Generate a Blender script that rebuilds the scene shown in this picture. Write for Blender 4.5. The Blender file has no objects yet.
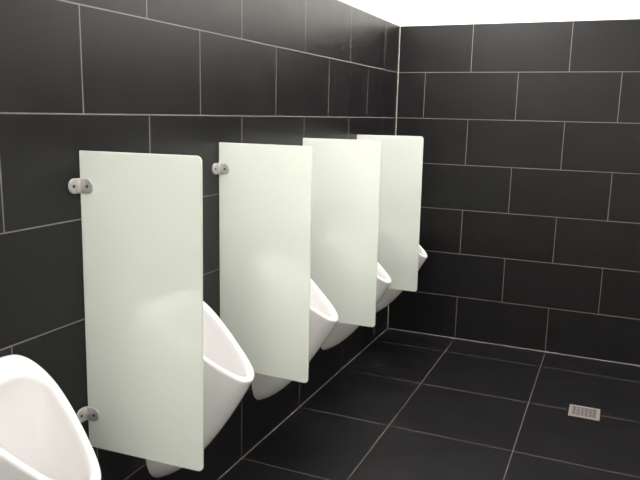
import bpy, bmesh, math
from mathutils import Vector, Matrix

scn = bpy.context.scene
COL = scn.collection
PI = math.pi

# ------------------------------------------------------------------ materials
def new_mat(name):
    m = bpy.data.materials.new(name)
    m.use_nodes = True
    nt = m.node_tree
    b = nt.nodes['Principled BSDF']
    return m, nt, b

def principled(name, col, rough=0.5, metal=0.0, spec=0.5, coat=0.0):
    m, nt, b = new_mat(name)
    b.inputs['Base Color'].default_value = (*col, 1)
    b.inputs['Roughness'].default_value = rough
    b.inputs['Metallic'].default_value = metal
    b.inputs['Specular IOR Level'].default_value = spec
    b.inputs['Coat Weight'].default_value = coat
    return m

def tile_mat(name, u_axis, v_axis, u0, v0, tw, th, running, joint, tile_col, grout_col, rough, spec):
    """Rectangular tiles laid out in metres from the object's own coordinates.
    running=True: every second course is shifted by half a tile."""
    m, nt, b = new_mat(name)
    N, L = nt.nodes, nt.links
    tc = N.new('ShaderNodeTexCoord')
    sx = N.new('ShaderNodeSeparateXYZ')
    L.new(tc.outputs['Object'], sx.inputs[0])

    def mth(op, a, c=None, d=None):
        n = N.new('ShaderNodeMath'); n.operation = op
        for i, v in enumerate((a, c, d)):
            if v is None: continue
            if isinstance(v, (int, float)): n.inputs[i].default_value = v
            else: L.new(v, n.inputs[i])
        return n.outputs[0]
    U, V = sx.outputs[u_axis], sx.outputs[v_axis]
    v = mth('DIVIDE', mth('SUBTRACT', V, v0), th)
    row = mth('FLOOR', v)
    fv = mth('SUBTRACT', v, row)
    u = mth('DIVIDE', mth('SUBTRACT', U, u0), tw)
    if running:
        par = mth('FLOORED_MODULO', row, 2.0)
        u = mth('ADD', u, mth('MULTIPLY', par, 0.5))
    colm = mth('FLOOR', u)
    fu = mth('SUBTRACT', u, colm)
    # distance in metres to the nearest joint
    du = mth('MULTIPLY', mth('MINIMUM', fu, mth('SUBTRACT', 1.0, fu)), tw)
    dv = mth('MULTIPLY', mth('MINIMUM', fv, mth('SUBTRACT', 1.0, fv)), th)
    d = mth('MINIMUM', du, dv)
    face = N.new('ShaderNodeMapRange'); face.interpolation_type = 'SMOOTHSTEP'
    face.inputs['From Min'].default_value = joint * 0.5 - 0.0006
    face.inputs['From Max'].default_value = joint * 0.5 + 0.0008
    L.new(d, face.inputs['Value'])
    # per tile tone
    cx = N.new('ShaderNodeCombineXYZ'); L.new(row, cx.inputs[0]); L.new(colm, cx.inputs[1])
    wn = N.new('ShaderNodeTexWhiteNoise'); wn.noise_dimensions = '3D'; L.new(cx.outputs[0], wn.inputs['Vector'])
    # cloudy stone mottling
    nz = N.new('ShaderNodeTexNoise'); nz.inputs['Scale'].default_value = 7.0
    nz.inputs['Detail'].default_value = 6.0; nz.inputs['Roughness'].default_value = 0.6
    L.new(tc.outputs['Object'], nz.inputs['Vector'])
    nf = N.new('ShaderNodeTexNoise'); nf.inputs['Scale'].default_value = 160.0
    nf.inputs['Detail'].default_value = 3.0
    L.new(tc.outputs['Object'], nf.inputs['Vector'])
    tone = mth('ADD', mth('MULTIPLY', wn.outputs['Value'], 0.22), mth('MULTIPLY', nz.outputs['Fac'], 0.9))
    tone = mth('ADD', tone, 0.44)
    mx = N.new('ShaderNodeMix'); mx.data_type = 'RGBA'; mx.blend_type = 'MULTIPLY'
    mx.inputs['Factor'].default_value = 1.0
    mx.inputs['A'].default_value = (*tile_col, 1)
    cc = N.new('ShaderNodeCombineColor')
    for i in range(3): L.new(tone, cc.inputs[i])
    L.new(cc.outputs[0], mx.inputs['B'])
    fin = N.new('ShaderNodeMix'); fin.data_type = 'RGBA'
    fin.inputs['A'].default_value = (*grout_col, 1)
    L.new(mx.outputs['Result'], fin.inputs['B'])
    L.new(face.outputs[0], fin.inputs['Factor'])
    L.new(fin.outputs['Result'], b.inputs['Base Color'])
    rg = mth('ADD', mth('MULTIPLY', nz.outputs['Fac'], 0.18), rough - 0.09)
    rr = N.new('ShaderNodeMix'); rr.data_type = 'FLOAT'
    rr.inputs['A'].default_value = 0.9
    L.new(rg, rr.inputs['B']); L.new(face.outputs[0], rr.inputs['Factor'])
    L.new(rr.outputs['Result'], b.inputs['Roughness'])
    b.inputs['Specular IOR Level'].default_value = spec
    hgt = mth('ADD', face.outputs[0], mth('MULTIPLY', nf.outputs['Fac'], 0.12))
    bp = N.new('ShaderNodeBump'); bp.inputs['Strength'].default_value = 0.35
    bp.inputs['Distance'].default_value = 0.001
    L.new(hgt, bp.inputs['Height']); L.new(bp.outputs[0], b.inputs['Normal'])
    return m

TILE = (0.0072, 0.0063, 0.0070)
GROUT = (0.185, 0.168, 0.152)
JT = 0.0037
M_back = tile_mat('dark_wall_tile_back', 0, 2, 0.4902, 0.0, 0.6, 0.3, True, JT, TILE, GROUT, 0.37, 0.35)
M_left = tile_mat('dark_wall_tile_left', 1, 2, -2.695, 0.0, 0.6, 0.3, True, JT, TILE, GROUT, 0.37, 0.35)
M_floor = tile_mat('dark_floor_tile', 0, 1, 0.4914, -0.2947, 0.6, 0.6, False, 0.0054, (0.0066, 0.0060, 0.0070), (0.085, 0.073, 0.063), 0.42, 0.19)

M_paint = principled('white_wall_paint', (0.86, 0.86, 0.80), 0.7, spec=0.3)
M_ceil = principled('white_ceiling_paint', (0.85, 0.85, 0.82), 0.8, spec=0.2)
M_caulk = principled('grey_silicone_joint', (0.11, 0.10, 0.09), 0.6)
M_strip = principled('pale_corner_strip', (0.26, 0.24, 0.215), 0.5)
M_ceramic = principled('white_glazed_ceramic', (0.82, 0.805, 0.80), 0.12, spec=0.5, coat=0.3)
M_steel = principled('satin_steel', (0.50, 0.48, 0.47), 0.4, metal=0.3)
M_screw = principled('dark_screw_metal', (0.12, 0.11, 0.10), 0.45, metal=0.6)
M_drain = principled('pale_metal_frame', (0.30, 0.265, 0.24), 0.45, metal=0.3)
M_grate = principled('drain_grate_metal', (0.20, 0.175, 0.17), 0.5, metal=0.4)
M_hole = principled('drain_dark', (0.01, 0.01, 0.01), 0.8)
M_lampbody = principled('lamp_white_enamel', (0.8, 0.8, 0.8), 0.4)

def lamp_mat(name, col, strength):
    m, nt, b = new_mat(name)
    b.inputs['Base Color'].default_value = (0.9, 0.9, 0.9, 1)
    b.inputs['Emission Color'].default_value = (*col, 1)
    b.inputs['Emission Strength'].default_value = strength
    return m
M_lamp = lamp_mat('lamp_diffuser_glow', (1.0, 0.975, 0.95), 22.0)
M_lamp_fill = lamp_mat('fill_lamp_glow', (1.0, 0.975, 0.95), 42.0)  # stronger glow for the fill lamp added at the camera side

def glass_mat():
    """pale green frosted glass with a polished face"""
    m, nt, b = new_mat('frosted_green_glass')
    N, L = nt.nodes, nt.links
    b.inputs['Base Color'].default_value = (0.90, 0.925, 0.875, 1)
    b.inputs['Roughness'].default_value = 0.05
    b.inputs['Specular IOR Level'].default_value = 0.5
    tr = N.new('ShaderNodeBsdfTranslucent'); tr.inputs['Color'].default_value = (0.89, 0.925, 0.865, 1)
    mix = N.new('ShaderNodeMixShader'); mix.inputs[0].default_value = 0.28
    out = N['Material Output']
    L.new(b.outputs[0], mix.inputs[1]); L.new(tr.outputs[0], mix.inputs[2])
    # a little of what stands behind shows through the milky glass
    cl = N.new('ShaderNodeBsdfTransparent'); cl.inputs['Color'].default_value = (0.97, 1.0, 0.97, 1)
    mx2 = N.new('ShaderNodeMixShader'); mx2.inputs[0].default_value = 0.29
    L.new(mix.outputs[0], mx2.inputs[1]); L.new(cl.outputs[0], mx2.inputs[2])
    L.new(mx2.outputs[0], out.inputs['Surface'])
    return m
M_glass = glass_mat()

# ------------------------------------------------------------------ helpers
def link(name, bm, mat, parent=None, smooth=False, auto=None):
    bmesh.ops.recalc_face_normals(bm, faces=bm.faces[:])
    me = bpy.data.meshes.new(name)
    bm.to_mesh(me); bm.free()
    me.materials.append(mat)
    if smooth or auto:
        for p in me.polygons: p.use_smooth = True
    if auto:
        me.set_sharp_from_angle(angle=math.radians(auto))
    o = bpy.data.objects.new(name, me)
    COL.objects.link(o)
    if parent: o.parent = parent
    return o

def add_box(bm, x0, x1, y0, y1, z0, z1):
    v = [bm.verts.new(p) for p in ((x0,y0,z0),(x1,y0,z0),(x1,y1,z0),(x0,y1,z0),(x0,y0,z1),(x1,y0,z1),(x1,y1,z1),(x0,y1,z1))]
    for f in ((0,3,2,1),(4,5,6,7),(0,1,5,4),(1,2,6,5),(2,3,7,6),(3,0,4,7)):
        bm.faces.new([v[i] for i in f])

def box(name, x0, x1, y0, y1, z0, z1, mat, parent=None, bevel=0):
    bm = bmesh.new(); add_box(bm, x0, x1, y0, y1, z0, z1)
    if bevel:
        bmesh.ops.bevel(bm, geom=bm.edges[:], offset=bevel, segments=2, affect='EDGES', profile=0.5)
    return link(name, bm, mat, parent, auto=40 if bevel else None)

def struct(o):
    o['kind'] = 'structure'
    return o

def thing(o, label, cat, group=None):
    o['label'] = label; o['category'] = cat
    if group: o['group'] = group
    return o

def empty(name, loc):
    o = bpy.data.objects.new(name, None); o.empty_display_size = 0.1
    COL.objects.link(o); o.location = loc
    return o

# ------------------------------------------------------------------ room shell
XR, YF, ZT, ZC = 4.0, -6.2, 2.1, 2.72     # right wall, front wall, top of tiling, ceiling
T = 0.1
struct(box('floor', -T, XR + T, YF - T, T, -0.1, 0.0, M_floor))
struct(box('wall_left', -T, 0.0, YF, 0.0, 0.0, ZT, M_left))
struct(box('wall_back', -T, XR + T, 0.0, T, 0.0, ZT, M_back))
struct(box('wall_right', XR, XR + T, YF, 0.0, 0.0, ZT, M_paint))
struct(box('wall_front', -T, XR + T, YF - T, YF, 0.0, ZT, M_paint))
# painted walls above the tiling, set back by the thickness of the tiles
S = 0.010
struct(box('wall_upper_left', -T, -S, YF, S, ZT, ZC, M_paint))
struct(box('wall_upper_back', -T, XR + T, S, T, ZT, ZC, M_paint))
struct(box('wall_upper_right', XR, XR + T, YF, S, ZT, ZC, M_paint))
struct(box('wall_upper_front', -T, XR + T, YF - T, YF - S, ZT, ZC, M_paint))
struct(box('ceiling', -T, XR + T, YF - T, T, ZC, ZC + 0.1, M_ceil))
# pale silicone joints in the corner and along the floor
def bead(name, a, b, n1, n2, r, mat=M_caulk):
    """small concave fillet from a to b between directions n1 and n2"""
    a, b, n1, n2 = map(Vector, (a, b, n1, n2))
    bm = bmesh.new()
    prof = [n1 * 0.0003 + n2 * 0.0003, n1 * r + n2 * 0.0003, n1 * r * 0.42 + n2 * r * 0.42, n2 * r + n1 * 0.0003]
    A = [bm.verts.new(a + p) for p in prof]; B = [bm.verts.new(b + p) for p in prof]
    for i in range(4):
        j = (i + 1) % 4
        bm.faces.new((A[i], A[j], B[j], B[i]))
    bm.faces.new(A); bm.faces.new(B[::-1])
    return struct(link(name, bm, mat))
bead('trim_1', (0, 0, 0.0), (0, 0, ZT), (1, 0, 0), (0, -1, 0), 0.0065, M_strip)
bead('trim_2', (0, YF, 0), (0, -0.01, 0), (1, 0, 0), (0, 0, 1), 0.0042)
bead('trim_3', (0.01, 0, 0), (XR, 0, 0), (0, -1, 0), (0, 0, 1), 0.0055)

# ------------------------------------------------------------------ ceiling lamps added out of view, placed for the room's brightness
def unseen_ceiling_lamp(x, y, label, turn=0, glow=M_lamp, w=0.30, l=1.2):
    t = empty('unseen_ceiling_lamp', (x, y, ZC)); t.rotation_euler.z = math.radians(turn)
    thing(t, label, 'lamp', 'unseen ceiling lamps')
    bm = bmesh.new(); add_box(bm, -w/2, w/2, -l/2, l/2, -0.055, -0.001)
    bmesh.ops.bevel(bm, geom=[e for e in bm.edges], offset=0.008, segments=2, affect='EDGES')
    link('lamp_housing', bm, M_lampbody, t, auto=40)
    bm = bmesh.new(); add_box(bm, -w/2+0.02, w/2-0.02, -l/2+0.02, l/2-0.02, -0.075, -0.054)
    bmesh.ops.bevel(bm, geom=[e for e in bm.edges], offset=0.008, segments=2, affect='EDGES')
    link('lamp_diffuser', bm, glow, t, auto=40)
    return t
unseen_ceiling_lamp(0.78, -0.42, 'unseen long white ceiling lamp along the back wall', 90)
unseen_ceiling_lamp(2.45, -0.42, 'unseen long white ceiling lamp along the back wall, farther right', 90)
unseen_ceiling_lamp(0.50, -1.50, 'unseen long white ceiling lamp over the far urinals')
unseen_ceiling_lamp(0.50, -2.80, 'unseen long white ceiling lamp over the near urinals')
unseen_ceiling_lamp(2.60, -4.60, 'bright fill lamp added on the ceiling right of the camera', 0, M_lamp_fill)  # added fill, brightens the screen fronts from the camera side
unseen_ceiling_lamp(1.00, -5.40, 'long white ceiling lamp added behind the camera, farthest from the back wall')

# ------------------------------------------------------------------ urinals
def catmull(P, t):
    n = len(P); i = min(int(t), n - 2); f = t - i
    def g(k):
        if k < 0: a = P[-k]; return (a[0], -a[1])
        if k >= n: a = P[2*(n-1)-k]; return (a[0], -a[1])
        return P[k]
    p0, p1, p2, p3 = g(i-1), g(i), g(i+1), g(i+2)
    return tuple(0.5*((2*p1[k]) + (-p0[k]+p2[k])*f + (2*p0[k]-5*p1[k]+4*p2[k]-p3[k])*f*f + (-p0[k]+3*p1[k]-3*p2[k]+p3[k])*f**3) for k in (0, 1))

RIM = [(.022,0),(.022,.072),(.033,.116),(.072,.138),(.130,.140),(.198,.123),(.263,.098),(.320,.071),(.355,.042),(.369,0)]
WAL = [(.872,0),(.872,.072),(.862,.117),(.832,.143),(.775,.149),(.670,.146),(.520,.132),(.370,.107),(.252,.075),(.206,0)]
INN = [(.084,0),(.084,.050),(.092,.086),(.114,.108),(.148,.112),(.203,.099),(.259,.078),(.307,.053),(.335,.028),(.346,0)]
HS = 44                                              # samples on half a loop
NRM = Vector((0.579, 0, 0.815))
def rim_z(x): return 0.637 + 0.735 * (0.369 - x)

def loop(fn):
    half = [fn(9.0 * i / HS) for i in range(HS + 1)]
    other = [Vector((p.x, -p.y, p.z)) for p in half[-2:0:-1]]
    return half + other

def lerp(a, b, t): return a + (b - a) * t

def urinal_mesh():
    def rim_pt(t, lift=0.0, inset=0.0):
        x, h = catmull(RIM, t)
        xi, hi = catmull(INN, t)
        x, h = x + (xi - x) * inset, h + (hi - h) * inset
        return Vector((x, h, rim_z(x))) + NRM * lift
    def wall_pt(t):
        z, h = catmull(WAL, t)
        return Vector((0.0, h, z))
    rings = []
    for s in (0.0, .06, .14, .24, .35, .46, .57, .68, .79, .89, .96):
        def body(t, s=s):
            W, R = wall_pt(t), rim_pt(t, -0.010)
            w = max(0.0, min(1.0, (t - 3.5) / 5.5)); w = w*w*(3-2*w)
            mid = (W + R) * 0.5
            low = Vector((W.x + .46*(R.x-W.x), mid.y * 1.10, W.z + .16*(R.z-W.z)))
            C = lerp(mid, low, w)
            C.y *= 1.04
            return W*(1-s)**2 + C*2*s*(1-s) + R*s*s
        rings.append(loop(body))
    for lift, ins in ((-.010,0),(-.003,.01),(.0015,.08),(.004,.2),(.005,.45),(.0045,.68),(.002,.86),(-.003,.96),(-.010,1.0)):
        rings.append(loop(lambda t: rim_pt(t, lift, ins)))
    # the basin, falling steeply behind and following the front wall
    def floor_pt(t):
        a = PI * t / 9.0
        return Vector((.105 - .050*math.cos(a), .062*math.sin(a), .405 - .018*math.cos(a)))
    for s in (.06, .14, .24, .36, .48, .60, .72, .84, .93, 1.0):
        def basin(t, s=s):
            A, B = rim_pt(t, -.010, 1.0), floor_pt(t)
            C = Vector((lerp(A.x, B.x, .38), lerp(A.y, B.y, .12), lerp(A.z, B.z, .52)))
            return A*(1-s)**2 + C*2*s*(1-s) + B*s*s
        rings.append(loop(basin))
    for k in (.75, .5, .25):
        rings.append(loop(lambda t: Vector((.105, 0, .385)) + (floor_pt(t) - Vector((.105, 0, .385))) * k))
    bm = bmesh.new()
    vs = [[bm.verts.new(p) for p in r] for r in rings]
    n = len(vs[0])
    for a, b in zip(vs, vs[1:]):
        for i in range(n):
            j = (i + 1) % n
            bm.faces.new((a[i], a[j], b[j], b[i]))
    c = bm.verts.new((.105, 0, .383))
    for i in range(n): bm.faces.new((vs[-1][i], vs[-1][(i+1) % n], c))
    bm.faces.new(vs[0][::-1])
    return bm

UG = 'wall-hung urinals in a row'
urinal = link('urinal', urinal_mesh(), M_ceramic, auto=50)
spots = [(-3.414, 'white wall-hung urinal nearest the camera, cut off at lower left'),
         (-2.664, 'white wall-hung urinal just behind the nearest glass privacy screen'),
         (-1.911, 'white wall-hung urinal between the second and third glass screens'),
         (-1.155, 'white wall-hung urinal between the third and farthest glass screens'),
         (-0.400, 'white wall-hung urinal behind the farthest screen, mostly hidden near the corner')]
for i, (y, lab) in enumerate(spots):
    o = urinal if i == 0 else urinal.copy()
    if i: COL.objects.link(o)
    o.location = (-0.0015, y, 0)      # back set into the tile adhesive
    thing(o, lab, 'urinal', UG)

# ------------------------------------------------------------------ glass privacy screens
PW, PH, PT = 0.40, 0.90, 0.008
def rounded_rect(w, h, radii, seg=10):
    pts = []
    for (cx, cz, a0, r) in ((w - radii[0], radii[0], -90, radii[0]), (w - radii[1], h - radii[1], 0, radii[1]),
                            (radii[2], h - radii[2], 90, radii[2]), (radii[3], radii[3], 180, radii[3])):
        for k in range(seg + 1):
            a = math.radians(a0 + 90.0 * k / seg)
            pts.append((cx + r*math.cos(a), cz + r*math.sin(a)))
    return pts

def panel_bm():
    R = (.017, .017, .003, .003)
    c = .0022
    bm = bmesh.new()
    def ring(ins, y):
        k = [max(r - ins, .0008) for r in R]
        return [bm.verts.new((x + ins, y, z + ins)) for x, z in rounded_rect(PW - 2*ins, PH - 2*ins, k)]
    rs = [ring(c, -PT/2), ring(c*.3, -PT/2 + c*.3), ring(0, -PT/2 + c), ring(0, PT/2 - c), ring(c*.3, PT/2 - c*.3), ring(c, PT/2)]
    n = len(rs[0])
    for a, b in zip(rs, rs[1:]):
        for i in range(n):
            bm.faces.new((a[i], a[(i+1) % n], b[(i+1) % n], b[i]))
    bm.faces.new(rs[0]); bm.faces.new(rs[-1][::-1])
    return bm

WW, WP, HH, TH, FR = 0.044, 0.053, 0.0215, 0.0065, 0.014      # bracket: wall and glass wing lengths, half height, thickness, corner radius
def bracket_bm():
    """angle bracket with rounded ends: one wing on the wall (x=0, along -y), one on the glass (y=0, along +x)"""
    straight = WW - FR
    arc = FR * PI / 2
    total = straight + arc + WP - FR
    def path(s):
        # returns point on the face that touches wall/glass, and outward normal
        if s < straight: return Vector((0, -WW + s, 0)), Vector((1, 0, 0))
        if s > straight + arc:
            return Vector((FR + (s - straight - arc), 0, 0)), Vector((0, -1, 0))
        a = (s - straight) / FR
        c = Vector((FR, -FR, 0)); r = Vector((-math.cos(a), math.sin(a), 0))
        return c + r * FR, -r
    ss = [HH * (1 - math.cos(PI/2 * k / 10)) for k in range(11)]
    inner = [HH + (total - 2*HH) * k / 16 for k in range(1, 16)]
    ss = ss + inner + [total - q for q in ss[::-1]]
    bm = bmesh.new(); rows = []
    for s in ss:
        e = min(s, total - s)
        h = HH if e >= HH else math.sqrt(max(HH*HH - (HH - e)**2, 0)) 
        h = max(h, .0008)
        P, nr = path(s)
        b = .0016
        hb = max(h - b, .0004)
        pr = [(-h, .0004), (-h, TH - b), (-hb, TH), (0, TH), (hb, TH), (h, TH - b), (h, .0004)]
        rows.append([bm.verts.new(P + nr*d + Vector((0, 0, z))) for z, d in pr])
    m = len(rows[0])
    for a, b_ in zip(rows, rows[1:]):
        for i in range(m):
            bm.faces.new((a[i], a[(i+1) % m], b_[(i+1) % m], b_[i]))
    bm.faces.new(rows[0]); bm.faces.new(rows[-1][::-1])
    return bm

def screw_bm(pos, axis):
    bm = bmesh.new()
    pos = Vector(pos); axis = Vector(axis)
    side = Vector((0, 0, 1)).cross(axis)
    N = 20
    prof = ((.0050, .0), (.0050, .0008), (.0040, .0014), (.0022, .0014), (.0019, .0002))
    rings = []
    for r, d in prof:
        rings.append([bm.verts.new(pos + axis*d + side*(r*math.cos(2*PI*k/N)) + Vector((0,0,1))*(r*math.sin(2*PI*k/N))) for k in range(N)])
    for a, b in zip(rings, rings[1:]):
        for k in range(N): bm.faces.new((a[k], a[(k+1) % N], b[(k+1) % N], b[k]))
    bm.faces.new(rings[-1]); bm.faces.new(rings[0][::-1])
    return bm

PG = 'frosted glass privacy screens between the urinals'
def make_partition():
    root = empty('privacy_screen', (0, 0, 0))
    link('glass_panel', panel_bm(), M_glass, root, auto=35)
    for z in (0.800, 0.109):
        br = link('wall_bracket', bracket_bm(), M_steel, root, auto=45)
        br['label'] = 'satin grey metal angle bracket with two screws'
        br.location = (0, -PT/2, z)
        link('screw', screw_bm((TH, -WW*0.62, 0), (1, 0, 0)), M_screw, br, auto=30)
        link('screw', screw_bm((WP*0.66, -TH, 0), (0, -1, 0)), M_screw, br, auto=30)
    return root

def copy_tree(o, parent=None):
    c = o.copy(); COL.objects.link(c)
    if parent: c.parent = parent
    for ch in list(o.children): copy_tree(ch, c)
    return c

proto = make_partition()
panels = [(-3.0324, -.0021, .0054, (-.0153, -.0030, .0405), 'frosted glass privacy screen nearest the camera, with both wall brackets in view'),
          (-2.2755, -.0007, .0055, (-.0011, -.0020, -.0417), 'second frosted glass privacy screen from the camera, only its upper bracket showing'),
          (-1.5111, -.0015, .0068, (.0015, -.0037, -.0024), 'third frosted glass privacy screen, pale green, partly behind the second one'),
          (-0.7623, .0006, .0067, (-.0002, -.0054, .0014), 'farthest frosted glass privacy screen, closest to the dark back wall')]
for i, (y, dz, gx, rot, lab) in enumerate(panels):
    o = proto if i == 0 else copy_tree(proto)
    o.rotation_mode = 'XYZ'
    o.location = (gx, y, 0.5 + dz)
    o.rotation_euler = rot
    thing(o, lab, 'privacy screen', PG)
    Rm = o.rotation_euler.to_matrix()
    for ch in o.children:
        if ch.name.startswith('wall_bracket'):
            # brackets stay square to the wall and sit against it
            z = ch.location.z
            w = Rm @ Vector((0, -PT/2, z)) + Vector(o.location)
            w.x = -0.0008
            ch.location = Rm.inverted() @ (w - Vector(o.location))
            ch.rotation_euler = Rm.inverted().to_euler()

# ------------------------------------------------------------------ floor drain
def floor_drain(x, y, w=0.152):
    t = empty('floor_drain', (x, y, 0))
    thing(t, 'small square metal drain grate set in the dark floor tiles at right', 'drain')
    h = w / 2; b = 0.017
    bm = bmesh.new()
    o_ = [(-h,-h),(h,-h),(h,h),(-h,h)]; i_ = [(-h+b,-h+b),(h-b,-h+b),(h-b,h-b),(-h+b,h-b)]
    vo0 = [bm.verts.new((*p, .0003)) for p in o_]; vo1 = [bm.verts.new((*p, .003)) for p in o_]
    vi0 = [bm.verts.new((*p, .0003)) for p in i_]; vi1 = [bm.verts.new((*p, .003)) for p in i_]
    for k in range(4):
        j = (k+1) % 4
        bm.faces.new((vo0[k], vo0[j], vo1[j], vo1[k])); bm.faces.new((vo1[k], vo1[j], vi1[j], vi1[k]))
        bm.faces.new((vi1[k], vi1[j], vi0[j], vi0[k])); bm.faces.new((vi0[k], vi0[j], vo0[j], vo0[k]))
    link('drain_frame', bm, M_drain, t)
    g = h - b - .001
    # perforated plate: a grid of square holes
    n = 6; web = .012; cell = 2*g / n
    bm = bmesh.new()
    for i in range(n + 1):
        c = -g + i*cell
        a0, a1 = max(-g, c - web/2), min(g, c + web/2)
        add_box(bm, a0, a1, -g, g, .0008, .0024)
        add_box(bm, -g, g, a0, a1, .0008, .0025)
    pl = link('drain_grate', bm, M_grate, t); pl['label'] = 'darker grey grate plate with holes'
    box('drain_well', -g, g, -g, g, .0002, .0006, M_hole, t)
    return t
floor_drain(1.374, -0.895)

# ------------------------------------------------------------------ camera
C = (1.4088, -4.5396, 1.5153); pitch, rl, yaw, f = -.1833, -.0219, .4066, 680.99
def RX(t): return Matrix.Rotation(t, 3, 'X')
R = Matrix.Rotation(yaw, 3, 'Z') @ RX(pitch) @ Matrix.Rotation(rl, 3, 'Y')
cam_d = bpy.data.cameras.new('camera'); cam = bpy.data.objects.new('camera', cam_d); COL.objects.link(cam)
r, fw, up = R.col[0], R.col[1], R.col[2]
cam.matrix_world = Matrix(((r.x, up.x, -fw.x, C[0]), (r.y, up.y, -fw.y, C[1]), (r.z, up.z, -fw.z, C[2]), (0, 0, 0, 1)))
cam_d.sensor_fit = 'HORIZONTAL'; cam_d.sensor_width = 36; cam_d.lens = f * 36 / 640
cam_d.clip_start = 0.05
scn.camera = cam

w = bpy.data.worlds.new('world'); scn.world = w; w.use_nodes = True
w.node_tree.nodes['Background'].inputs[0].default_value = (0.5, 0.5, 0.5, 1)
w.node_tree.nodes['Background'].inputs[1].default_value = 0.02

vs = scn.view_settings
vs.view_transform = 'Standard'; vs.look = 'None'; vs.gamma = 1; vs.use_curve_mapping = False
vs.exposure = 0.40
scn.cycles.max_bounces = 12
scn.cycles.diffuse_bounces = 8
